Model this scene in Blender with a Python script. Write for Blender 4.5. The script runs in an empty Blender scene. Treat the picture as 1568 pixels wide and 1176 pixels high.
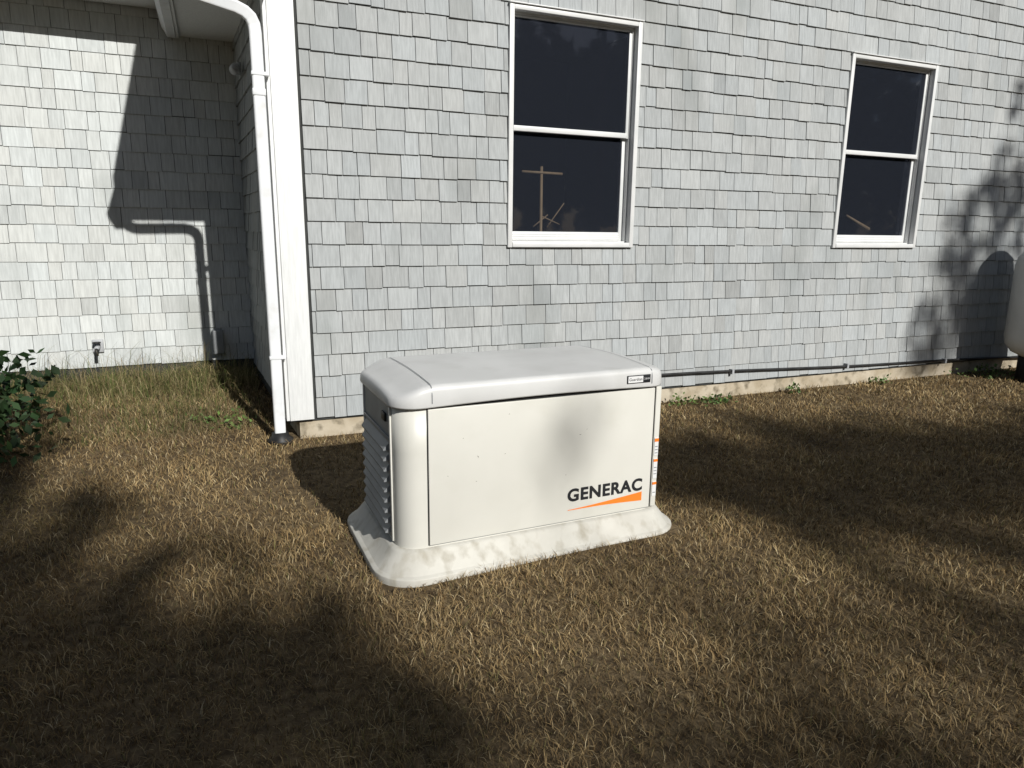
import bpy, bmesh, math, random
import numpy as np
from mathutils import Vector, Matrix
rnd=random.Random(7); nr=np.random.default_rng(11)
scene=bpy.context.scene
# ------------------------------------------------------------ helpers
def link(o,parent=None):
    scene.collection.objects.link(o)
    if parent is not None: o.parent=parent
    return o
def empty(name):
    e=bpy.data.objects.new(name,None); scene.collection.objects.link(e); return e
def mesh_obj(name,verts,faces,mat,parent=None,smooth=False,cols=None):
    me=bpy.data.meshes.new(name)
    me.from_pydata([tuple(v) for v in verts],[],faces); me.update()
    if cols is not None:
        a=me.color_attributes.new("col",'FLOAT_COLOR','POINT')
        a.data.foreach_set("color",np.asarray(cols,dtype=np.float32).ravel())
    if mat: me.materials.append(mat)
    if smooth: me.polygons.foreach_set("use_smooth",[True]*len(me.polygons))
    return link(bpy.data.objects.new(name,me),parent)
def np_mesh(name,V,F,mat,parent=None,cols=None):
    me=bpy.data.meshes.new(name); k=F.shape[1]
    me.vertices.add(len(V)); me.vertices.foreach_set("co",V.astype(np.float32).ravel())
    me.loops.add(F.size); me.loops.foreach_set("vertex_index",F.astype(np.int32).ravel())
    me.polygons.add(len(F)); me.polygons.foreach_set("loop_start",np.arange(0,F.size,k,dtype=np.int32))
    me.polygons.foreach_set("loop_total",np.full(len(F),k,dtype=np.int32))
    me.update(calc_edges=True)
    if cols is not None:
        a=me.color_attributes.new("col",'FLOAT_COLOR','POINT')
        a.data.foreach_set("color",cols.astype(np.float32).ravel())
    me.materials.append(mat); me.validate()
    return link(bpy.data.objects.new(name,me),parent)
def box(name,lo,hi,mat,parent=None,bevel=0.0,seg=2):
    bm=bmesh.new(); bmesh.ops.create_cube(bm,size=1)
    for v in bm.verts:
        v.co=Vector([(lo[i]+hi[i])/2+v.co[i]*(hi[i]-lo[i]) for i in range(3)])
    if bevel>0: bmesh.ops.bevel(bm,geom=bm.edges[:],offset=bevel,segments=seg,affect='EDGES',profile=0.5)
    me=bpy.data.meshes.new(name); bm.to_mesh(me); bm.free(); me.materials.append(mat)
    if bevel>0: me.polygons.foreach_set("use_smooth",[True]*len(me.polygons))
    o=link(bpy.data.objects.new(name,me),parent)
    return o
def lathe(name,prof,center,mat,parent=None,seg=40,axis='Z'):
    vs=[];fs=[]
    for r,z in prof:
        for i in range(seg):
            t=2*math.pi*i/seg; x,y=r*math.cos(t),r*math.sin(t)
            if axis=='Z': p=(x,y,z)
            elif axis=='Y': p=(x,z,y)
            else: p=(z,x,y)
            vs.append((center[0]+p[0],center[1]+p[1],center[2]+p[2]))
    for j in range(len(prof)-1):
        for i in range(seg):
            fs.append((j*seg+i,j*seg+(i+1)%seg,(j+1)*seg+(i+1)%seg,(j+1)*seg+i))
    fs.append(tuple(range(seg))[::-1]); fs.append(tuple((len(prof)-1)*seg+i for i in range(seg)))
    return mesh_obj(name,vs,fs,mat,parent,smooth=True)
def sweep(path,section_fn):
    vs=[];fs=[];n=None
    prev=None
    for i,p in enumerate(path):
        if i==0: d=path[1]-path[0]
        elif i==len(path)-1: d=path[-1]-path[-2]
        else: d=(path[i+1]-path[i]).normalized()+(path[i]-path[i-1]).normalized()
        d.normalize()
        if prev is None:
            ref=Vector((0,1,0)) if abs(d.y)<.9 else Vector((1,0,0))
            u=d.cross(ref).normalized()
        else:
            u=(prev-d*prev.dot(d)).normalized()
        prev=u; w=d.cross(u)
        sec=section_fn(i); n=len(sec)
        for a,b in sec: vs.append(p+u*a+w*b)
        if i>0:
            for k in range(n):
                fs.append(((i-1)*n+k,(i-1)*n+(k+1)%n,i*n+(k+1)%n,i*n+k))
    fs.append(tuple(range(n))[::-1]); fs.append(tuple((len(path)-1)*n+k for k in range(n)))
    return vs,fs
def tube(name,path,radii,mat,parent=None,seg=10):
    path=[Vector(p) for p in path]
    vs,fs=sweep(path,lambda i:[(radii[i]*math.cos(2*math.pi*k/seg),radii[i]*math.sin(2*math.pi*k/seg)) for k in range(seg)])
    return mesh_obj(name,vs,fs,mat,parent,smooth=True)
# ------------------------------------------------------------ materials
def mat_new(name,base=(.5,.5,.5),rough=.6,spec=.5,metal=0):
    m=bpy.data.materials.new(name); m.use_nodes=True
    b=m.node_tree.nodes["Principled BSDF"]
    b.inputs["Base Color"].default_value=(*base,1); b.inputs["Roughness"].default_value=rough
    b.inputs["Metallic"].default_value=metal; b.inputs["Specular IOR Level"].default_value=spec
    return m
def noise_mat(name,c1,c2,scale=5,rough=.7,spec=.3,stretch=(1,1,1),attr=False,bump=0,detail=6,lo=.35,hi=.65,c3=None,s3=1.5,lo3=.55,hi3=.75,bscale=None,st3=(1,1,1)):
    m=mat_new(name,c1,rough,spec); nt=m.node_tree; N=nt.nodes; L=nt.links; b=N["Principled BSDF"]
    tc=N.new("ShaderNodeTexCoord"); mp=N.new("ShaderNodeMapping"); mp.inputs["Scale"].default_value=stretch
    L.new(tc.outputs["Object"],mp.inputs["Vector"])
    n=N.new("ShaderNodeTexNoise"); n.inputs["Scale"].default_value=scale; n.inputs["Detail"].default_value=detail
    L.new(mp.outputs[0],n.inputs["Vector"])
    r=N.new("ShaderNodeValToRGB"); r.color_ramp.elements[0].position=lo; r.color_ramp.elements[1].position=hi
    r.color_ramp.elements[0].color=(*c1,1); r.color_ramp.elements[1].color=(*c2,1)
    L.new(n.outputs["Fac"],r.inputs["Fac"]); out=r.outputs["Color"]
    if c3 is not None:
        mp3=N.new("ShaderNodeMapping"); mp3.inputs["Scale"].default_value=st3; L.new(tc.outputs["Object"],mp3.inputs["Vector"])
        n3=N.new("ShaderNodeTexNoise"); n3.inputs["Scale"].default_value=s3; n3.inputs["Detail"].default_value=8
        L.new(mp3.outputs[0],n3.inputs["Vector"])
        mr=N.new("ShaderNodeMapRange"); mr.inputs[1].default_value=lo3; mr.inputs[2].default_value=hi3
        L.new(n3.outputs["Fac"],mr.inputs[0])
        mx=N.new("ShaderNodeMix"); mx.data_type='RGBA'; L.new(mr.outputs[0],mx.inputs[0])
        L.new(out,mx.inputs[6]); mx.inputs[7].default_value=(*c3,1); out=mx.outputs[2]
    if attr:
        at=N.new("ShaderNodeAttribute"); at.attribute_name="col"
        mx=N.new("ShaderNodeMix"); mx.data_type='RGBA'; mx.blend_type='MULTIPLY'; mx.inputs[0].default_value=1
        L.new(out,mx.inputs[6]); L.new(at.outputs["Color"],mx.inputs[7]); out=mx.outputs[2]
    L.new(out,b.inputs["Base Color"])
    if bump>0:
        bp=N.new("ShaderNodeBump"); bp.inputs["Strength"].default_value=bump; bp.inputs["Distance"].default_value=.01
        if bscale:
            nb=N.new("ShaderNodeTexNoise"); nb.inputs["Scale"].default_value=bscale; nb.inputs["Detail"].default_value=6
            L.new(mp.outputs[0],nb.inputs["Vector"]); L.new(nb.outputs["Fac"],bp.inputs["Height"])
        else: L.new(n.outputs["Fac"],bp.inputs["Height"])
        L.new(bp.outputs[0],b.inputs["Normal"])
    return m
M_sh=noise_mat("shingle_stain",(.88,.88,.88),(1.05,1.05,1.05),scale=9,stretch=(9,9,.7),attr=True,rough=.85,spec=.15,bump=.3,
               c3=(.70,.71,.70),s3=1.6,lo3=.54,hi3=.80,st3=(1.6,1,.8))
M_back=mat_new("wall_backing",(.05,.052,.05),.9,.1)
M_trim=noise_mat("white_trim_paint",(.68,.69,.68),(.76,.77,.76),scale=14,stretch=(6,6,.6),rough=.6,bump=.15)
M_vinyl=noise_mat("white_vinyl",(.60,.61,.60),(.68,.68,.67),scale=6,rough=.35)
M_alu=noise_mat("downspout_paint",(.68,.70,.71),(.76,.77,.78),scale=5,rough=.35,c3=(.60,.60,.58),s3=9)
M_conc=noise_mat("foundation_concrete",(.36,.30,.21),(.50,.44,.34),scale=7,rough=.9,bump=.5,c3=(.20,.17,.12),s3=12,lo3=.52,hi3=.68)
M_black=noise_mat("black_plastic",(.012,.012,.012),(.03,.03,.03),scale=8,rough=.5)
M_roof=noise_mat("asphalt_roof_shingles",(.05,.05,.055),(.1,.1,.1),scale=30,rough=.9)
M_genc=noise_mat("bisque_enamel",(.59,.58,.525),(.63,.62,.565),scale=3,rough=.38,spec=.45,c3=(.56,.55,.49),s3=4)
M_lid=noise_mat("lid_enamel",(.54,.54,.525),(.60,.60,.585),scale=4,rough=.42,spec=.45,c3=(.50,.50,.48),s3=5)
M_gdark=noise_mat("louver_grey",(.20,.21,.215),(.27,.28,.285),scale=5,rough=.5)
M_base=noise_mat("composite_pad",(.47,.455,.405),(.56,.545,.49),scale=6,rough=.75,c3=(.36,.335,.275),s3=8,lo3=.50,hi3=.74,st3=(2.2,2.2,.5))
M_seam=mat_new("seam_gap",(.02,.02,.02),.9,.1)
M_room=mat_new("dark_interior",(.016,.020,.030),.9,.05)
M_ink=mat_new("logo_black",(.012,.013,.015),.5)
M_or=mat_new("logo_orange",(.80,.20,.02),.5)
M_white=mat_new("label_white",(.68,.68,.67),.5)
M_tank=noise_mat("tank_white_paint",(.62,.62,.60),(.70,.70,.68),scale=3,rough=.4)
M_metal=noise_mat("galvanized_metal",(.33,.34,.35),(.46,.47,.48),scale=12,rough=.4)
M_bark=noise_mat("bark",(.07,.05,.035),(.16,.12,.09),scale=8,stretch=(4,4,.6),rough=.95,bump=.8)
M_leaf=noise_mat("tree_leaves",(.035,.06,.02),(.06,.085,.03),scale=2,attr=True,rough=.6)
M_wood=noise_mat("pine_wood",(.42,.29,.17),(.50,.36,.22),scale=12,stretch=(4,4,.5),rough=.6)
M_grass=noise_mat("dry_grass",(.66,.64,.62),(1.14,1.12,1.08),scale=1.7,attr=True,rough=.8,spec=.15,lo=.3,hi=.7)
M_soil=noise_mat("thatch_soil",(.07,.05,.029),(.17,.125,.07),scale=22,rough=.95,spec=.1,bump=1,bscale=60,detail=12,c3=(.055,.04,.025),s3=2)
def glass_mat():
    m=bpy.data.materials.new("window_glass"); m.use_nodes=True; nt=m.node_tree; nt.nodes.clear()
    o=nt.nodes.new("ShaderNodeOutputMaterial"); mx=nt.nodes.new("ShaderNodeMixShader"); mx2=nt.nodes.new("ShaderNodeMixShader")
    t=nt.nodes.new("ShaderNodeBsdfTransparent"); t.inputs[0].default_value=(.62,.64,.66,1)
    g=nt.nodes.new("ShaderNodeBsdfGlossy"); g.inputs["Roughness"].default_value=.03; g.inputs[0].default_value=(.8,.85,1,1)
    d=nt.nodes.new("ShaderNodeBsdfDiffuse"); d.inputs[0].default_value=(.06,.07,.095,1)
    fr=nt.nodes.new("ShaderNodeFresnel"); fr.inputs[0].default_value=1.45
    mx2.inputs[0].default_value=.22
    nt.links.new(t.outputs[0],mx2.inputs[1]); nt.links.new(d.outputs[0],mx2.inputs[2])
    nt.links.new(fr.outputs[0],mx.inputs[0]); nt.links.new(mx2.outputs[0],mx.inputs[1]); nt.links.new(g.outputs[0],mx.inputs[2])
    nt.links.new(mx.outputs[0],o.inputs[0]); return m
M_glass=glass_mat()
# ------------------------------------------------------------ ground
def gz(x,y):
    t=min(1,max(0,(y-4.3)/2.0)); t=t*t*(3-2*t)
    s=min(1,max(0,(.45-x)/.25))
    return .10*t*s+.012*math.sin(x*2.3+1)*math.sin(y*1.9)*min(1,max(0,(4.3-y)))
def axis(lo,hi,step,far):
    a=list(np.arange(lo,hi+1e-6,step)); e=[]; d=step
    v=hi
    while v<far: d*=1.7; v+=d; e.append(v)
    b=[];d=step;v=lo
    while v>-far: d*=1.7; v-=d; b.append(v)
    return b[::-1]+a+e
xs=axis(-7,12,.12,400); ys=axis(-1,7.2,.12,400)
vs=[(x,y,gz(x,y) if -8<x<13 and -2<y<8 else 0) for y in ys for x in xs]
nx=len(xs); fs=[(j*nx+i,j*nx+i+1,(j+1)*nx+i+1,(j+1)*nx+i) for j in range(len(ys)-1) for i in range(nx-1)]
mesh_obj("ground",vs,fs,M_soil,smooth=True)
# ------------------------------------------------------------ house
house=empty("shingle_house")
WY=4.56; LY=6.4; CX=.38
WIN=[(1.88,2.89,1.235,2.785),(4.89,5.90,1.235,2.785)]
def subtract(r,w):
    x0,x1,z0,z1=r; a0,a1,c0,c1=w
    if x1<=a0 or x0>=a1 or z1<=c0 or z0>=c1: return [r]
    out=[]
    if x0<a0: out.append((x0,a0,z0,z1))
    if x1>a1: out.append((a1,x1,z0,z1))
    m0,m1=max(x0,a0),min(x1,a1)
    if z0<c0: out.append((m0,m1,z0,c0))
    if z1>c1: out.append((m0,m1,c1,z1))
    return [q for q in out if q[1]-q[0]>.006 and q[3]-q[2]>.006]
def shingle_wall(name,org,ax,nrm,x0f,x1f,z0,z1,wins,tint,expo=.14,butt=.018):
    V=[];Fc=[];C=[]
    org=Vector(org);ax=Vector(ax).normalized();nrm=Vector(nrm).normalized()
    z=z0;row=0
    while z<z1-.02:
        zt=min(z+expo,z1); x=x0f(z)-rnd.uniform(0,.1); xe=x1f(z); xs0=x0f(z)
        rt=rnd.uniform(.97,1.03)
        while x<xe:
            w=rnd.choice([.085,.10,.12,.13,.14,.16,.19])*rnd.uniform(.9,1.1)
            r=(max(x,xs0),min(x+w-.0038,xe),z+rnd.choice([0,0,0,.001,-.002,.002,.005]),zt)
            x+=w
            if r[1]-r[0]<.012: continue
            parts=[r]
            for wn in wins:
                parts=[q for p in parts for q in subtract(p,wn)]
            t=rnd.gauss(1,.038)*rt; t=max(.86,min(1.10,t)); hue=rnd.uniform(-.014,.014)
            if rnd.random()<.04: t*=.88
            c=(tint[0]*t*(1-hue),tint[1]*t,tint[2]*t*(1+hue),1)
            th=rnd.uniform(-.0012,.0026)
            tl=rnd.uniform(-.0012,.0012)
            for (a,b,c0,c1) in parts:
                s=len(V)
                def yo(zz): 
                    k=(zz-z)/expo; return butt*(1-k)+.006*k+th
                for (xx,tt) in ((a,-tl),(b,tl)):
                    for zz in (c0,c1):
                        for d in (0,yo(zz)+tt):
                            p=org+ax*xx+nrm*d; V.append((p.x,p.y,p.z+zz)); C.append(c)
                Fc+= [(s+1,s+5,s+7,s+3),(s+0,s+4,s+5,s+1),(s+0,s+1,s+3,s+2),(s+4,s+6,s+7,s+5),(s+2,s+3,s+7,s+6)]
        z+=expo;row+=1
    return mesh_obj(name,V,Fc,M_sh,house,cols=C)
RX=.05
def xl(z): return CX+.15 if z<2.78 else (-.20+RX+(z-2.88)/3.94 if z<6.2 else .69+(z-6.2)*2.04)
def xl2(z): return xl(z)+.02
def xr(z): return 9.0-.15 if z<2.78 else (9.58-(z-2.88)/3.94 if z<6.2 else 8.74-(z-6.2)*2.04)
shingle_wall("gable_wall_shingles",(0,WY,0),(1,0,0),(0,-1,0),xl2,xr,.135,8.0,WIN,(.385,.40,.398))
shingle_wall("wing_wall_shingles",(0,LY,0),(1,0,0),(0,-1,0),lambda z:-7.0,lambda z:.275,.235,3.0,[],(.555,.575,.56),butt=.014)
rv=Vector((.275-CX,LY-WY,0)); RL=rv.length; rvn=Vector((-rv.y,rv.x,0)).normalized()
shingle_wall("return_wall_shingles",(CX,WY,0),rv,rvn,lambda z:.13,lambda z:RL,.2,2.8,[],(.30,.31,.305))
def quadY(name,x0,x1,z0,z1,Y,mat,par): return mesh_obj(name,[(x0,Y,z0),(x1,Y,z0),(x1,Y,z1),(x0,Y,z1)],[(0,1,2,3)],mat,par)
W1,W2=WIN
quadY("wall_sheathing_a",CX,9.0,.12,W1[2],WY,M_back,house)
for i,(a,b) in enumerate([(CX,W1[0]),(W1[1],W2[0]),(W2[1],9.0)]): quadY("wall_sheathing_b%d"%i,a,b,W1[2],W1[3],WY,M_back,house)
mesh_obj("wall_sheathing_c",[(CX,WY,W1[3]),(9,WY,W1[3]),(9,WY,2.82),(9.56,WY,2.82),(8.72,WY,6.2),(4.69,WY,8.2),(.71,WY,6.2),(-.18+RX,WY,2.82),(CX,WY,2.82)],[(0,1,2,3,4,5,6,7,8)],M_back,house)
quadY("wing_sheathing",-7,.275,.1,3.1,LY,M_back,house)
mesh_obj("return_sheathing",[(CX,WY,.1),(.275,LY,.1),(.275,LY,2.9),(CX,WY,2.9)],[(0,1,2,3)],M_back,house)
box("right_side_wall",(8.9,WY+.01,0),(9.0,13,2.9),M_back,house)
box("wing_end_wall",(-7.1,LY+.01,0),(-7.0,11,3.1),M_back,house)
box("foundation_gable",(CX+.06,WY+.012,-.3),(9.0,WY+.2,.155),M_conc,house)
box("foundation_wing",(-7,LY+.010,-.3),(.35,LY+.2,.25),M_conc,house)
mesh_obj("foundation_return",[(CX+.06,WY+.03,-.3),(.30,LY,-.3),(.30,LY,.22),(CX+.06,WY+.03,.22)],[(0,1,2,3)],M_conc,house)
box("corner_board",(CX,WY-.03,.135),(CX+.15,WY+.01,2.80),M_trim,house,.003)
box("corner_board_side",(CX-.022,WY-.028,.137),(CX-.002,WY+.10,2.80),M_trim,house,.003)
def window(name,w):
    x0,x1,z0,z1=w; g=empty(name); g.parent=house
    cf=WY-.032; c=.034; yb=WY+.10
    box("casing_left",(x0,cf,z0),(x0+c,WY+.02,z1),M_vinyl,g,.004)
    box("casing_right",(x1-c,cf,z0),(x1,WY+.02,z1),M_vinyl,g,.004)
    box("casing_head",(x0+c,cf+.002,z1-c),(x1-c,WY+.02,z1-.001),M_vinyl,g,.004)
    box("drip_cap",(x0-.004,cf-.010,z1),(x1+.004,WY,z1+.008),M_vinyl,g,.002)
    box("sill",(x0+c,cf-.004,z0+.001),(x1-c,WY+.02,z0+.036),M_vinyl,g,.005)
    j=.012
    box("jamb_left",(x0+c-.012,WY+.021,z0+.03),(x0+c+j,yb,z1-.03),M_vinyl,g)
    box("jamb_right",(x1-c-j,WY+.021,z0+.03),(x1-c+.012,yb,z1-.03),M_vinyl,g)
    box("jamb_head",(x0+c+j,WY+.021,z1-c-j),(x1-c-j,yb,z1-c+.01),M_vinyl,g)
    box("jamb_sill",(x0+c+j,WY+.021,z0+.025),(x1-c-j,yb,z0+.045),M_vinyl,g)
    a0,a1=x0+c+j,x1-c-j; zm=2.03
    ys0,ys1=WY+.028,WY+.050
    s=.012
    box("upper_stile_l",(a0,ys0,zm-.02),(a0+s,ys1,z1-c-j),M_vinyl,g,.002)
    box("upper_stile_r",(a1-s-.012,ys0,zm-.02),(a1,ys1,z1-c-j),M_vinyl,g,.002)
    box("upper_rail",(a0+s,ys0,z1-c-j-.016),(a1-s,ys1,z1-c-j-.001),M_vinyl,g,.002)
    box("meeting_rail",(a0+s,ys0-.004,zm-.018),(a1-s,ys1,zm+.018),M_vinyl,g,.004)
    quadY("upper_glass",a0+s-.003,a1-s+.003,zm,z1-c-j-.01,WY+.036,M_glass,g)
    ys0,ys1=WY+.056,WY+.086; s=.02
    box("lower_stile_l",(a0,ys0,z0+.045),(a0+s,ys1,zm+.02),M_vinyl,g,.003)
    box("lower_stile_r",(a1-s-.012,ys0,z0+.045),(a1,ys1,zm+.02),M_vinyl,g,.003)
    box("lower_rail",(a0+s,ys0-.002,z0+.046),(a1-s-.012,ys1,z0+.110),M_vinyl,g,.004)
    for k in range(3): box("rail_reflection_strip_%d"%k,(a0+s,ys0-.005,z0+.060+k*.016),(a1-s-.012,ys0-.001,z0+.067+k*.016),M_trim,g)  # lighter raised strips built in for the stripe reflections on the lower rail
    quadY("lower_glass",a0+s-.003,a1-s+.003,z0+.10,zm,WY+.066,M_glass,g)
    A=[(x0+.01,yb,z0+.02),(x1-.01,yb,z0+.02),(x1-.01,yb,z1-.02),(x0+.01,yb,z1-.02)]
    Bk=[(x0-.3,yb+1.6,z0-1.1),(x1+.3,yb+1.6,z0-1.1),(x1+.3,yb+1.6,z1+.1),(x0-.3,yb+1.6,z1+.1)]
    A2=[(x0-.3,yb+.02,z0-1.1),(x1+.3,yb+.02,z0-1.1),(x1+.3,yb+.02,z1+.1),(x0-.3,yb+.02,z1+.1)]
    mesh_obj("room",A+A2+Bk,[(0,1,5,4),(1,2,6,5),(2,3,7,6),(3,0,4,7),(4,5,9,8),(5,6,10,9),(6,7,11,10),(7,4,8,11),(8,9,10,11)],M_room,g)
    return g
wins=[window("double_hung_window",w) for w in WIN]
tube("reflected_pole_post",[(2.31,4.90,.4),(2.30,4.90,1.82)],[.013,.011],M_wood,wins[0],8)  # wooden cross added behind the glass in place of a reflected utility pole
tube("reflected_pole_bar",[(2.14,4.895,1.775),(2.47,4.895,1.770)],[.010,.010],M_wood,wins[0],8)
for a,b in (((2.24,4.9,1.38),(2.36,4.9,1.47)),((2.38,4.95,1.38),(2.52,4.95,1.56)),((2.30,4.9,1.46),(2.46,4.9,1.40))): tube("added_stick",[a,b],[.006,.004],M_wood,wins[0],6)  # thin sticks added behind the glass around the foot of the cross
tube("added_stick",[(5.42,4.9,1.52),(5.72,4.9,1.40)],[.010,.018],M_wood,wins[1],8)  # wooden stick added behind the glass in place of a lighter streak
# eave of the gambrel roof on the left corner, gutter, rake
GY=4.17
box("soffit",(-.17+RX,GY+.04,2.785),(CX+.05,6.38,2.80),M_trim,house)
box("fascia",(-.19+RX,GY+.04,2.77),(-.171+RX,6.38,2.90),M_trim,house)
gp=[(x+RX,z) for x,z in [(-.192,2.89),(-.192,2.765),(-.25,2.765),(-.262,2.79),(-.285,2.83),(-.295,2.87),(-.295,2.89),(-.285,2.89),(-.283,2.87),(-.25,2.80),(-.245,2.775),(-.20,2.775),(-.20,2.89)]]
V=[(x,y,z) for y in (GY-.03,6.36) for x,z in gp]; n=len(gp)
mesh_obj("gutter",V,[(i,(i+1)%n,n+(i+1)%n,n+i) for i in range(n)],M_alu,house)
mesh_obj("gutter_end_cap",[(x,GY-.031,z) for x,z in gp[:8]]+[(x,6.361,z) for x,z in gp[:8]],[tuple(range(8)),tuple(range(8,16))],M_alu,house)
def slab(name,pts,y0,y1,mat,th=.12):
    V=[];F=[]
    n=len(pts)
    for y in (y0,y1):
        for x,z in pts: V.append((x,y,z))
        for x,z in pts: V.append((x,y,z+th))
    for i in range(n-1):
        F+=[(i,i+1,2*n+i+1,2*n+i),(n+i,3*n+i,3*n+i+1,n+i+1),(i,n+i,n+i+1,i+1),(2*n+i,2*n+i+1,3*n+i+1,3*n+i)]
    F+=[(0,2*n,3*n,n),(n-1,2*n-1,4*n-1,3*n-1)]
    return mesh_obj(name,V,F,mat,house)
rp=[(-.24+RX,2.88),(.60+RX,6.2),(4.69,8.25),(8.78,6.2),(9.62,2.88)]
slab("gambrel_roof",rp,GY+.02,13,M_roof,.25)
slab("rake_board",[(x+(.02 if x<4 else -.02 if x>5 else 0),z-.05) for x,z in rp],GY+.005,GY+.03,M_trim,.3)
box("wing_soffit",(-7.3,6.02,2.96),(-.26,LY-.03,2.975),M_trim,house)
box("wing_fascia",(-7.3,6.0,2.95),(-.26,6.018,3.12),M_trim,house)
mesh_obj("wing_roof",[(-7.3,5.97,3.12),(-.26,5.97,3.12),(-.26,9.5,5.6),(-7.3,9.5,5.6),(-7.3,5.97,3.16),(-.26,5.97,3.16),(-.26,9.5,5.64),(-7.3,9.5,5.64)],[(0,1,2,3),(4,5,6,7),(0,4,5,1),(1,5,6,2),(0,3,7,4)],M_roof,house)
def dsec(hw,hd):
    pts=[]
    r=.012
    for cx,cy,a0 in ((hw-r,hd-r,0),(-hw+r,hd-r,90),(-hw+r,-hd+r,180),(hw-r,-hd+r,270)):
        for k in range(4):
            a=math.radians(a0+k*30); pts.append((cx+r*math.cos(a),cy+r*math.sin(a)))
    return pts
DX,DY=.312,4.515
EZ=-.035
pth=[Vector((DX,DY,.05)),Vector((DX,DY,.9)),Vector((DX,DY,1.9)),Vector((DX,DY,2.46+EZ)),Vector((DX-.004,DY,2.505+EZ)),Vector((DX-.020,DY-.004,2.540+EZ)),Vector((DX-.050,DY-.01,2.565+EZ)),Vector((DX-.10,DY-.02,2.583+EZ)),Vector((-.08,4.42,2.625+EZ)),Vector((-.12,4.40,2.64+EZ)),Vector((-.160,4.39,2.665+EZ)),Vector((-.172,4.385,2.71+EZ)),Vector((-.172,4.385,2.775))]
vs,fs=sweep(pth,lambda i:dsec(.034,.025)); mesh_obj("downspout",vs,fs,M_alu,house,smooth=False)
for z in (.55,2.2): box("downspout_strap",(DX-.037,DY-.028,z),(DX+.06,DY+.03,z+.020),M_alu,house,.002)
box("downspout_joint",(DX-.037,DY-.029,2.09),(DX+.037,DY+.029,2.13),M_alu,house,.006)
lathe("drain_adapter",[(.05,0),(.075,.005),(.08,.03),(.055,.05),(.05,.075)],(DX,DY,.0),M_black,house,24)
sl=empty("spotlight_fixture"); sl.parent=house
lathe("mount",[(.045,-.03),(.045,0)],(.285,5.75,2.47),M_metal,sl,20,axis='X')
lathe("lamp",[(.02,-.10),(.03,-.08),(.036,-.03),(.038,0)],(.24,5.70,2.45),M_metal,sl,20,axis='Y')
tube("arm",[(.27,5.75,2.47),(.25,5.74,2.45),(.24,5.70,2.44)],[.012]*3,M_metal,sl)
box("outlet_box",(-.06,LY-.09,.30),(.03,LY-.015,.50),M_gdark,house,.008)
hb=empty("hose_bib"); hb.parent=house
box("plate",(-.945,LY-.03,.355),(-.865,LY-.012,.46),M_metal,hb,.006)
lathe("body",[(.012,-.10),(.018,-.09),(.018,-.02),(.022,0)],(-.905,LY-.02,.40),M_metal,hb,12,axis='Y')
lathe("handle",[(.006,0),(.03,.002),(.03,.012),(.006,.014)],(-.905,LY-.08,.435),M_black,hb,12)
tube("spout",[(-.905,LY-.10,.40),(-.905,LY-.125,.385),(-.905,LY-.13,.345)],[.014]*3,M_black,hb)
cp=[(1.5,4.52,.285)]
for i in range(1,15):
    x=1.5+i*.5; cp.append((x,4.525,.285-.013*i+.006*math.sin(x*2.1)))
tube("conduit",cp,[.011]*len(cp),M_black,house,8)
for x in (2.6,3.9,5.2,6.5): box("conduit_clip",(x,4.505,.285-.026*(x-1.5)-.02),(x+.02,4.55,.285-.026*(x-1.5)+.02),M_metal,house)
# ------------------------------------------------------------ generator
gen=empty("standby_generator")
def rrect(x0,x1,y0,y1,r,n=7):
    pts=[]
    for cx,cy,a0 in ((x1-r,y1-r,0),(x0+r,y1-r,90),(x0+r,y0+r,180),(x1-r,y0+r,270)):
        for k in range(n+1):
            a=math.radians(a0+90*k/n); pts.append((cx+r*math.cos(a),cy+r*math.sin(a)))
    out=[]
    for i in range(len(pts)):
        p=pts[i];q=pts[(i+1)%len(pts)]; out.append(p)
        m={n:22,2*n+1:8,3*n+2:22,4*n+3:8}.get(i)
        if m:
            for k in range(1,m): out.append((p[0]+(q[0]-p[0])*k/m,p[1]+(q[1]-p[1])*k/m))
    return out
def loft(name,rings,mat,cap=True,smooth=True,capbot=False):
    n=len(rings[0]); V=[p for r in rings for p in r]; F=[]
    for j in range(len(rings)-1):
        for i in range(n): F.append((j*n+i,j*n+(i+1)%n,(j+1)*n+(i+1)%n,(j+1)*n+i))
    if cap: F.append(tuple((len(rings)-1)*n+i for i in range(n)))
    if capbot: F.append(tuple(range(n))[::-1])
    return mesh_obj(name,V,F,mat,gen,smooth=smooth)
bx0,bx1,by0,by1=.595,1.82,2.507,3.14
def ring(off,z,r=.09,zf=None):
    return [(x,y,(zf(x,y) if zf else z)) for x,y in rrect(bx0-off,bx1+off,by0-off,by1+off,max(.01,r+off))]
rings=[]
for off,z in ((.096,-.03),(.098,.0),(.098,.018),(.0975,.020),(.095,.0225),(.080,.026),(.078,.027),(.024,.094),(.022,.096),(.019,.0985),(.006,.104),(-.02,.106)):
    rings.append(ring(off,z,.075))
loft("pad",rings,M_base)
loft("body",[ring(0,z,.09) for z in (.10,.3,.5,.70)],M_genc,cap=True)
box("door",(.714,by0-.008,.114),(1.764,by0+.01,.676),M_genc,gen,.003,3)
box("door_seam_l",(.7095,by0-.001,.112),(.7138,by0+.01,.69),M_seam,gen)
box("door_seam_r",(1.7645,by0-.001,.112),(1.770,by0+.01,.69),M_seam,gen)
box("door_seam_top",(.714,by0-.002,.677),(1.764,by0+.01,.70),M_seam,gen)
box("door_seam_bottom",(.714,by0-.002,.110),(1.764,by0+.01,.1135),M_gdark,gen)
box("corner_post_face",(1.772,by0-.007,.115),(1.80,by0+.008,.68),M_genc,gen,.003)
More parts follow.
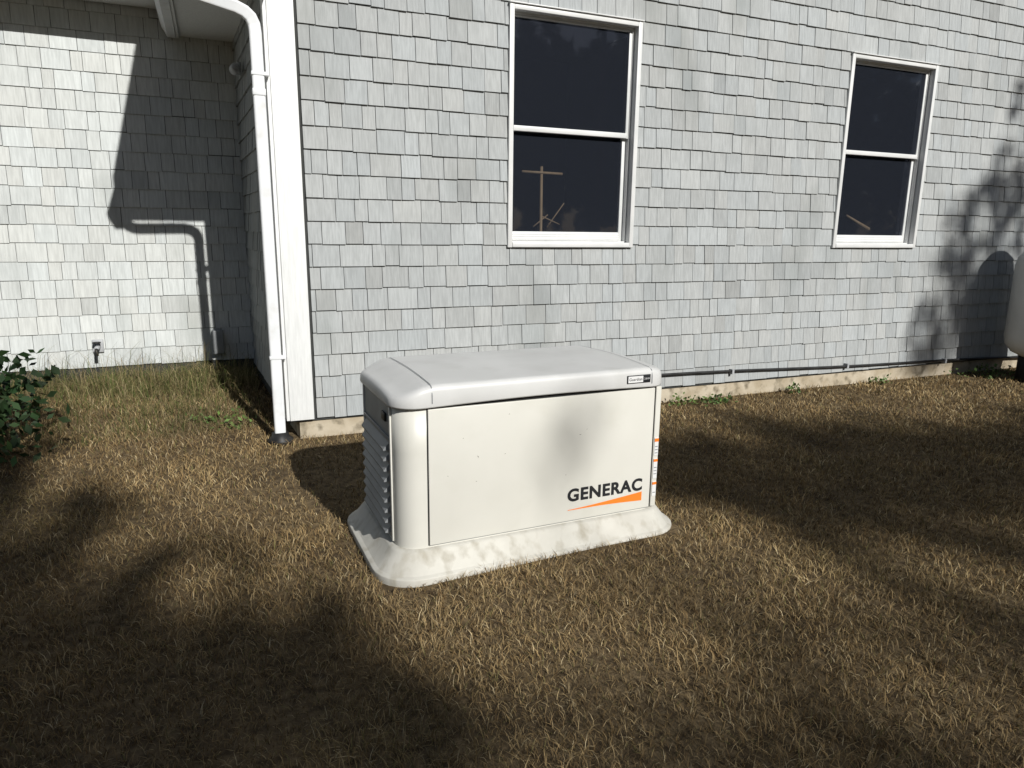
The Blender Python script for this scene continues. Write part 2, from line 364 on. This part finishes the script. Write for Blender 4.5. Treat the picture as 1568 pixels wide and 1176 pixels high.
def topz(x,y):
    z=.775+.010*math.sin(math.pi*min(1,max(0,(y-by0)/(by1-by0))))
    d=.735-x
    if d>0: 
        k=min(1,d/.15); z-=.042*k*k*(3-2*k)
    d=x-1.70
    if d>0: 
        k=min(1,d/.15); z-=.022*k*k*(3-2*k)
    return z
def botz(x,y):
    if y<by0+.03 and .70<x<1.77: return .683+.010*math.sin(math.pi*(x-.70)/1.07)
    return .683
lb=rrect(bx0-.018,bx1+.018,by0-.018,by1+.018,.108)
er=.024; HH=(by1-by0)/2+.018; cyl=(by0+by1)/2
def lidring(d):
    drop=er-math.sqrt(max(0,er*er-(er-min(d,er))**2))
    out=[]
    for x,y in lb:
        qx=min(max(x,bx0-.018+HH),bx1+.018-HH); k=d/HH
        X_=x+(qx-x)*k; Y_=y+(cyl-y)*k
        out.append((X_,Y_,topz(X_,Y_)-drop-.004))
    return out
rings=[ring(.0,0,.09,lambda x,y:botz(x,y)+.004), ring(.018,0,.09,botz),
       [(x,y,botz(x,y)+.006) for x,y in rrect(bx0-.020,bx1+.020,by0-.020,by1+.020,.110)]]
for d in (0,.002,.005,.010,.016,.024,.04,.06,.09,.13,.17,.21,.25,.29,.33): rings.append(lidring(d))
loft("lid",rings,M_lid)
for sx in (.728,1.735):
    V=[];F=[]
    prof=[(by0-.0215,.70),(by0-.0205,.735)]
    for k in range(26):
        y=by0-.018+.006+k*(by1-by0+.02)/25
        d=min(y-(by0-.018),(by1+.018)-y)
        drop=er-math.sqrt(max(0,er*er-(er-min(d,er))**2))
        prof.append((y,topz(sx,y)-drop-.003))
    for y,z in prof: V+=[(sx-.002,y,z+.0012),(sx+.002,y,z+.0012)]
    for k in range(len(prof)-1): F.append((2*k,2*k+1,2*k+3,2*k+2))
    mesh_obj("lid_seam",V,F,M_gdark,gen)
for side in (-1,1):
    X=bx0 if side<0 else bx1
    def bb(n,ins0,ins1,y0,y1,z0,z1,m,bv=0):
        a,b=X+side*ins0,X+side*ins1; box(n,(min(a,b),y0,z0),(max(a,b),y1,z1),m,gen,bv)
    bb("side_panel",-.01,.003,2.60,3.07,.115,.672,M_gdark)
    bb("side_frame_f",.0,.008,2.595,2.612,.115,.672,M_genc,.002)
    bb("side_frame_b",.0,.008,3.055,3.072,.115,.672,M_genc,.002)
    bb("side_handle",.003,.012,2.66,2.72,.60,.635,M_black,.003)
    bb("side_divider",.003,.010,2.612,3.055,.535,.548,M_gdark,.002)
    for k in range(9):
        z=.135+k*.044
        xa,xb=X+side*.003,X+side*.026
        V=[(xa,2.63,z+.034),(xa,3.04,z+.034),(xb,2.64,z+.006),(xb,3.03,z+.006),(xb,2.64,z),(xb,3.03,z),(xa,2.63,z+.004),(xa,3.04,z+.004)]
        mesh_obj("louver_%d"%k,V,[(0,1,3,2),(2,3,5,4),(4,5,7,6),(0,2,4,6),(1,7,5,3)],M_gdark,gen)
def text(name,s,loc,size,mat,width=None,off=.0,ext=.0006):
    c=bpy.data.curves.new(name,'FONT'); c.body=s; c.size=1; c.offset=off; c.space_character=1.1; c.resolution_u=6
    o=link(bpy.data.objects.new(name,c)); bpy.context.view_layer.update()
    dg=bpy.context.evaluated_depsgraph_get(); me=bpy.data.meshes.new_from_object(o.evaluated_get(dg))
    bpy.data.objects.remove(o)
    co=np.array([v.co[:] for v in me.vertices]); mn=co.min(0);mxx=co.max(0)
    k=(width/(mxx[0]-mn[0])) if width else 1
    h=size/(mxx[1]-mn[1])
    for v in me.vertices:
        x=(v.co.x-mn[0])*k; z=(v.co.y-mn[1])*h
        v.co=Vector((loc[0]+x,loc[1],loc[2]+z))
    me.materials.clear(); me.materials.append(mat)
    return link(bpy.data.objects.new(name,me),gen)
ly=by0-.0092
text("brand_lettering","GENERAC",(1.335,ly,.202),.060,M_ink,width=.385,off=.038)
V=[];F=[]
for k in range(21):
    t=k/20; x=1.338+.382*t; 
    zt=.166+.030*t**1.3; zb=.163-.010*t+.004*math.sin(math.pi*t)
    V+=[(x,ly,zb),(x,ly,max(zt,zb+.001))]
for k in range(20): F.append((2*k,2*k+2,2*k+3,2*k+1))
mesh_obj("brand_swoosh",V,F,M_or,gen)
yl=by0-.0215
box("badge",(1.605,yl-.001,.708),(1.725,yl+.002,.744),M_ink,gen,.001)
box("badge_field",(1.609,yl-.003,.712),(1.685,yl-.0005,.740),M_white,gen)
text("badge_text","Guardian",(1.614,yl-.0036,.720),.013,M_ink,width=.066,off=.01)
text("badge_text_b","24kW",(1.691,yl-.0036,.722),.009,M_white,width=.028)
for k,(z0,z1,m) in enumerate([(.36,.445,M_white),(.425,.440,M_or),(.25,.345,M_white),(.33,.342,M_or),(.165,.235,M_white),(.22,.232,M_or)]):
    box("warning_label_%d"%k,(1.776,by0-.0095-(.001 if m is M_or else 0),z0),(1.797,by0-.006,z1),m,gen)
for k in range(7):
    zz=[.37,.385,.40,.27,.285,.30,.18][k]
    box("label_print_%d"%k,(1.779,by0-.0102,zz),(1.794,by0-.009,zz+.004),M_gdark,gen)
V=[];F=[]
for k in range(9):
    x=rnd.uniform(.78,1.70); z=rnd.uniform(.3,.66); a=rnd.uniform(0,3.1); l=rnd.uniform(.002,.006); ww=.0008
    dx,dz=math.cos(a)*l,math.sin(a)*l; px_,pz_=-math.sin(a)*ww,math.cos(a)*ww; s=len(V)
    V+=[(x-dx-px_,by0-.0093,z-dz-pz_),(x+dx-px_,by0-.0093,z+dz-pz_),(x+dx+px_,by0-.0093,z+dz+pz_),(x-dx+px_,by0-.0093,z-dz+pz_)]; F.append((s,s+1,s+2,s+3))
mesh_obj("debris_specks",V,F,M_bark,gen)
a=math.radians(1.3); pv=Vector((.6,2.5,0)); gen.rotation_euler=(0,0,a)
gen.location=pv-Matrix.Rotation(a,3,'Z')@pv
# ------------------------------------------------------------ propane tank
tk=empty("propane_tank")
TZ=.10
prof=[(.05,.10+TZ),(.20,.115+TZ),(.31,.17+TZ),(.365,.24+TZ),(.38,.32+TZ),(.38,.98+TZ),(.365,1.06+TZ),(.31,1.13+TZ),(.20,1.185+TZ),(.05,1.20+TZ)]
lathe("vessel",prof,(7.22,4.0,0),M_tank,tk,48)
lathe("collar",[(.26,1.10+TZ),(.27,1.15+TZ),(.26,1.27+TZ),(.19,1.34+TZ),(.02,1.36+TZ)],(7.22,4.0,0),M_black,tk,32)
lathe("foot_ring",[(.24,-.02),(.24,.16+TZ)],(7.22,4.0,0),M_black,tk,32)
# ------------------------------------------------------------ foliage
SD=Vector((.22,-1,.64))
def leaves_mesh(P,size,cols,name,mat,parent=None,aspect=.6):
    n=len(P)
    a=nr.normal(size=(n,3)); a/=np.linalg.norm(a,axis=1)[:,None]
    b=nr.normal(size=(n,3)); b-=a*(a*b).sum(1)[:,None]; b/=np.linalg.norm(b,axis=1)[:,None]
    s=(size*nr.uniform(.6,1.3,n))[:,None]
    V=np.stack([P-a*s*.5,P+b*s*aspect*.5,P+a*s*.5,P-b*s*aspect*.5],axis=1).reshape(-1,3)
    F=np.arange(4*n).reshape(n,4)
    C=np.repeat(cols,4,axis=0)
    return np_mesh(name,V,F,mat,parent,cols=C)
def leafcols(n,base=(1,1,1),var=.35):
    k=nr.uniform(1-var,1+var,n); c=np.ones((n,4)); 
    for i in range(3): c[:,i]=base[i]*k*nr.uniform(.9,1.1,n)
    return c
def tree(name,trunk_xy,s,blobs,leaf=.17,tr=.2,jit=.12,lim=1.0):
    t=empty(name); C=[]
    P=[]
    for (gx,gy,rx,rzz,od) in blobs:
        c=Vector((gx,gy,0))+SD*s; C.append(c)
        n=max(12,int(od*rx*rzz*math.pi/(leaf*leaf*.2*.9)))
        m=max(4,int(n/16)); sub=nr.normal(size=(m,3)); sub/=np.linalg.norm(sub,axis=1)[:,None]; sub*=(nr.uniform(0,1,(m,1))**.45)
        idx=nr.integers(0,m,n); pts=sub[idx]*np.array([rx,max(rx,.5)*.9,rzz])+nr.normal(size=(n,3))*jit*min(1,rx*1.5)
        P.append(pts+np.array(c))
    P=np.concatenate(P)
    leaves_mesh(P,np.full(len(P),leaf),leafcols(len(P)),"leaves",M_leaf,t,.8)
    cx=sum(c.x for c in C)/len(C); cy=sum(c.y for c in C)/len(C); zm=min(c.z for c in C)
    bx,by=trunk_xy if trunk_xy else (cx,cy)
    zt=zm*.78
    tube("trunk",[(bx,by,-.1),(bx+.05,by,.6),(bx+.1,by+.1,zt*.5),(bx+.05,by,zt)],[tr*1.5,tr,tr*.8,tr*.6],M_bark,t,12)
    top=Vector((bx+.05,by,zt))
    for i,c in enumerate(C):
        mid=top.lerp(c,.5)+Vector((rnd.uniform(-.3,.3),rnd.uniform(-.3,.3),-.25))
        k=min(1,blobs[i][2]/.6)*lim
        tube("limb_%d"%i,[top-Vector((0,0,.3)),mid,c],[tr*.45*k+.01,tr*.25*k+.008,.010],M_bark,t,6)
    return t
# blobs: (ground x, ground y of the shadow centre, radius x, radius z, optical depth)
tree("deciduous_tree",None,17,[(-.40,1.75,.65,.55,3),(.20,1.95,.32,.34,1.9),(-1.0,2.5,.6,.6,3),(-1.8,3.3,.75,.65,3),(-1.55,4.3,.42,.5,2.5),(-1.05,4.35,.25,.35,1.1),(-1.35,5.2,.40,.3,2.2),(-.8,3.5,.35,.32,1.2),(-2.9,5.6,.6,.6,2.5),(-3.2,2.2,1.2,1.1,2.2),(-.6,.4,1.1,.7,3),(.35,.7,.5,.5,2.2),(-.15,2.6,.40,.24,1.2)],leaf=.15)
tree("deciduous_tree",None,23,[(1.17,3.15,.10,.11,2.0),(.75,1.5,.4,.2,.6),(1.9,.75,.9,.22,.8),(2.9,1.0,.7,.25,.7),(2.1,1.75,.6,.18,.45),(1.5,-.3,1.6,.6,2.0),(.95,.85,.4,.2,.8)],leaf=.12)
tree("deciduous_tree",None,19,[(2.18,2.95,.20,.34,1.7),(2.5,3.0,.42,.40,2.4),(3.0,3.0,.5,.42,2.8),(3.7,3.05,.6,.40,3.0),(4.5,2.75,.7,.45,3.0),(5.6,2.35,.8,.48,2.8),(2.6,2.35,.45,.22,1.5),(3.4,2.2,.6,.32,1.7),(6.6,2.1,.9,.6,2.6),(4.6,1.6,1.0,.5,1.2),(3.2,1.6,.5,.2,.7),(7.8,2.6,.9,.7,2.5)],leaf=.14)
def wg(X,z): 
    k=z/.64; return (X-.22*k,4.56+k)
bl=[]
for X,z,rx,rz,d in [(6.25,.28,.34,.18,1.1),(6.65,.50,.40,.26,1.6),(6.25,.70,.32,.20,1.0),(6.75,.95,.38,.24,1.6),(6.30,1.10,.28,.16,.9),(6.60,1.35,.38,.20,1.2),(6.45,1.65,.24,.12,.7),(6.80,1.80,.34,.16,1.1),(7.05,1.95,.3,.16,1.1),(7.15,1.5,.35,.35,1.6),(7.3,.6,.4,.4,2.0),(7.65,1.9,.35,.4,1.8),(6.02,.45,.18,.2,.6),(7.1,2.6,.16,.25,.8),(7.25,3.1,.2,.25,.8),(8.3,1.2,.5,.8,2),(8.2,2.4,.5,.6,2)]:
    g=wg(X,z); bl.append((g[0],g[1],rx,rz,d))
tree("deciduous_tree",(11.2,-10.6),15,bl,leaf=.10,tr=.14,jit=.13,lim=.3)
P=[]  # unseen tree line added, tall and dense so the window panes reflect dark
for i in range(44):
    cx=-55+i*4.0+rnd.uniform(-1,1); cy=-74+rnd.uniform(-4,4); h=rnd.uniform(23,31)
    n=380; d=nr.normal(size=(n,3)); d/=np.linalg.norm(d,axis=1)[:,None]; d*=nr.uniform(.4,1.05,(n,1))
    P.append(d*np.array([4.5,3.5,h*.52])+np.array([cx,cy,h*.5]))
P=np.concatenate(P); leaves_mesh(P,np.full(len(P),2.4),leafcols(len(P)),"added_tree_line",M_leaf,None,.9)
# ------------------------------------------------------------ grass
def blades(name,X,Y,L,Wd,lean,cols,mat,zf=gz,curl=.5):
    n=len(X); Z=np.array([zf(x,y) for x,y in zip(X,Y)])-.004
    th=nr.uniform(0,2*np.pi,n); ld=nr.uniform(0,2*np.pi,n)
    lx,ly_=np.cos(ld)*lean,np.sin(ld)*lean
    wx,wy=np.cos(th)*Wd*.5,np.sin(th)*Wd*.5
    h=np.sqrt(np.maximum(.05,1-np.minimum(lean,.97)**2))
    B=np.stack([X,Y,Z],1)
    Md=B+np.stack([lx*L*.35,ly_*L*.35,L*.55*h],1)
    T=B+np.stack([lx*L*(1+curl*.2),ly_*L*(1+curl*.2),L*h*(1-.25*curl)],1)
    w=np.stack([wx,wy,np.zeros(n)],1)
    V=np.stack([B-w,B+w,Md+w*.8,Md-w*.8,T],1).reshape(-1,3)
    i=np.arange(n)*5
    F=np.concatenate([np.stack([i,i+1,i+2],1),np.stack([i,i+2,i+3],1),np.stack([i+3,i+2,i+4],1)])
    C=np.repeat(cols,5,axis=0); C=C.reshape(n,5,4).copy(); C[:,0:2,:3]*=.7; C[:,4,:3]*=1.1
    return np_mesh(name,V,F,mat,None,cols=C.reshape(-1,4))
N=1250000
X=nr.uniform(-5,11,N); Y=nr.uniform(.3,6.35,N)
d=np.hypot(X,Y); keep=(nr.uniform(0,1,N)<np.minimum(1,(2.3/d)**1.3))
ang=np.degrees(np.arctan2(X,Y)); keep&=(ang>-32)&(ang<78)
keep&=~((X>.36)&(Y>4.55)); keep&=~((X>.51)&(X<1.90)&(Y>2.42)&(Y<3.23))
X=X[keep];Y=Y[keep];d=d[keep]
def fbm(x,y,seed):
    r=np.random.default_rng(seed); v=0
    for k in range(14):
        f=r.uniform(.6,7); a=r.uniform(0,6.28); v=v+np.sin(x*f*np.cos(a)+y*f*np.sin(a)+r.uniform(0,6.28))/(1+f*.35)
    return v/3.0
thin=np.clip(1-np.hypot((X-.55)/.9,(Y-3.7)/.7),0,1); k=nr.uniform(0,1,len(X))>thin*.85
X=X[k];Y=Y[k];d=d[k]; n=len(X)
pt=fbm(X,Y,3); pt2=fbm(X*2.5,Y*2.5,5)
pal=np.array([[.33,.24,.118],[.41,.315,.17],[.24,.165,.078],[.155,.102,.048],[.52,.43,.265],[.18,.165,.065]])
pi=nr.choice(6,n,p=[.32,.20,.25,.13,.06,.04])
col=np.ones((n,4)); col[:,:3]=pal[pi]*nr.uniform(.75,1.2,(n,1))*(1+.18*pt2[:,None]); 
gm=np.clip((pt-.5)*.8,0,.5)[:,None]*nr.uniform(0,1,(n,1)); col[:,:3]=col[:,:3]*(1-gm)+np.array([.13,.14,.05])*gm
L=(.038+.013*np.clip(pt2,-1,1.3))*nr.uniform(.5,1.5,n); Wd=.0022*(1+.30*np.maximum(0,d-1.5))*nr.uniform(.6,1.4,n)
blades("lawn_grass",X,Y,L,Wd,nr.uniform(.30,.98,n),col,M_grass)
n=14000
X=nr.normal(-.45,.5,n); Y=nr.uniform(4.8,6.36,n)
m=nr.uniform(0,1,n)<.42; X[m]=nr.uniform(-2.6,.25,m.sum()); Y[m]=nr.uniform(5.85,6.38,m.sum())
k=(X<.27)&(X>-3); X=X[k];Y=Y[k];n=len(X)
pal=np.array([[.22,.18,.085],[.13,.15,.05],[.34,.28,.16],[.08,.12,.03]]); pi=nr.choice(4,n,p=[.42,.25,.20,.13])
col=np.ones((n,4)); col[:,:3]=pal[pi]*nr.uniform(.7,1.2,(n,1))
L=nr.uniform(.05,.22,n)*np.clip((Y-4.2)/1.6,.3,1.1)*(1+.5*fbm(X*3,Y*3,9))
L=np.maximum(L,.04)
tallm=(nr.uniform(0,1,n)<.12)&(Y>5.5); L[tallm]*=2.0
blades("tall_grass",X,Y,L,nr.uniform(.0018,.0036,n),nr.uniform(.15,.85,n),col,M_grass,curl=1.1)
# shrub at the far left
sh=empty("shrub"); P=[]
for i in range(26):
    c=np.array([nr.uniform(-2.3,-1.08),nr.uniform(4.5,5.2),nr.uniform(.10,.50)])
    P.append(nr.normal(size=(90,3))*np.array([.12,.12,.09])+c)
    tube("stem_%d"%i,[(c[0]*.7-.5,4.9,0),((c[0]*.85-.25),(c[1]+4.9)/2,c[2]*.6),tuple(c)],[.008,.006,.004],M_bark,sh,5)
P=np.concatenate(P); P[:,2]=np.maximum(P[:,2],.03)
leaves_mesh(P,np.full(len(P),.075),leafcols(len(P),(.7,.9,.85),.4),"leaves",M_leaf,sh,.5)
P=[]
for (x,y,r,nn) in [(3.62,4.40,.10,120),(3.35,4.45,.05,40),(4.55,4.45,.05,50),(7.0,4.4,.2,160),(5.6,4.47,.06,40),(-.1,5.1,.10,60),(.05,4.9,.08,40)]:
    P.append(np.stack([nr.normal(x,r,nn),np.minimum(nr.normal(y,r*.4,nn),5.4 if x<.3 else 4.52),np.abs(nr.normal(.03,.03,nn))+(.03 if x<.3 else 0)],1))
P=np.concatenate(P); leaves_mesh(P,np.full(len(P),.035),leafcols(len(P),(2.2,2.2,1.8),.3),"foundation_weeds",M_leaf,None,.6)
# ------------------------------------------------------------ light, world, camera
w=bpy.data.worlds.new("World"); scene.world=w; w.use_nodes=True
nt=w.node_tree; bg=nt.nodes["Background"]; sky=nt.nodes.new("ShaderNodeTexSky"); sky.sky_type='NISHITA'; sky.sun_disc=False
sky.sun_elevation=math.atan2(.64,math.hypot(.22,1)); sky.sun_rotation=math.pi-math.atan2(.22,1)
nt.links.new(sky.outputs[0],bg.inputs[0]); bg.inputs[1].default_value=.05
sl_=bpy.data.lights.new("sun",'SUN'); sl_.energy=5.0; sl_.angle=math.radians(.6); sl_.color=(1,.98,.94)
so=link(bpy.data.objects.new("sun",sl_)); so.rotation_euler=SD.to_track_quat('Z','Y').to_euler(); so.location=(5,-10,12)
f=1066.4;p=math.radians(12.43);yaw=math.radians(23.01);roll=math.radians(.66)
Fv=Vector((math.sin(yaw)*math.cos(p),math.cos(yaw)*math.cos(p),-math.sin(p)))
R0=Vector((math.cos(yaw),-math.sin(yaw),0)); U0=R0.cross(Fv)
R=R0*math.cos(roll)+U0*math.sin(roll); U=U0*math.cos(roll)-R0*math.sin(roll)
cd=bpy.data.cameras.new("camera"); cd.sensor_width=36; cd.lens=f/1568*36; cd.clip_end=2000; cd.clip_start=.05
co=link(bpy.data.objects.new("camera",cd)); B=-Fv
co.matrix_world=Matrix(((R.x,U.x,B.x,0),(R.y,U.y,B.y,0),(R.z,U.z,B.z,1.35),(0,0,0,1)))
scene.camera=co
scene.view_settings.view_transform='Standard'; scene.view_settings.look='None'; scene.view_settings.exposure=0
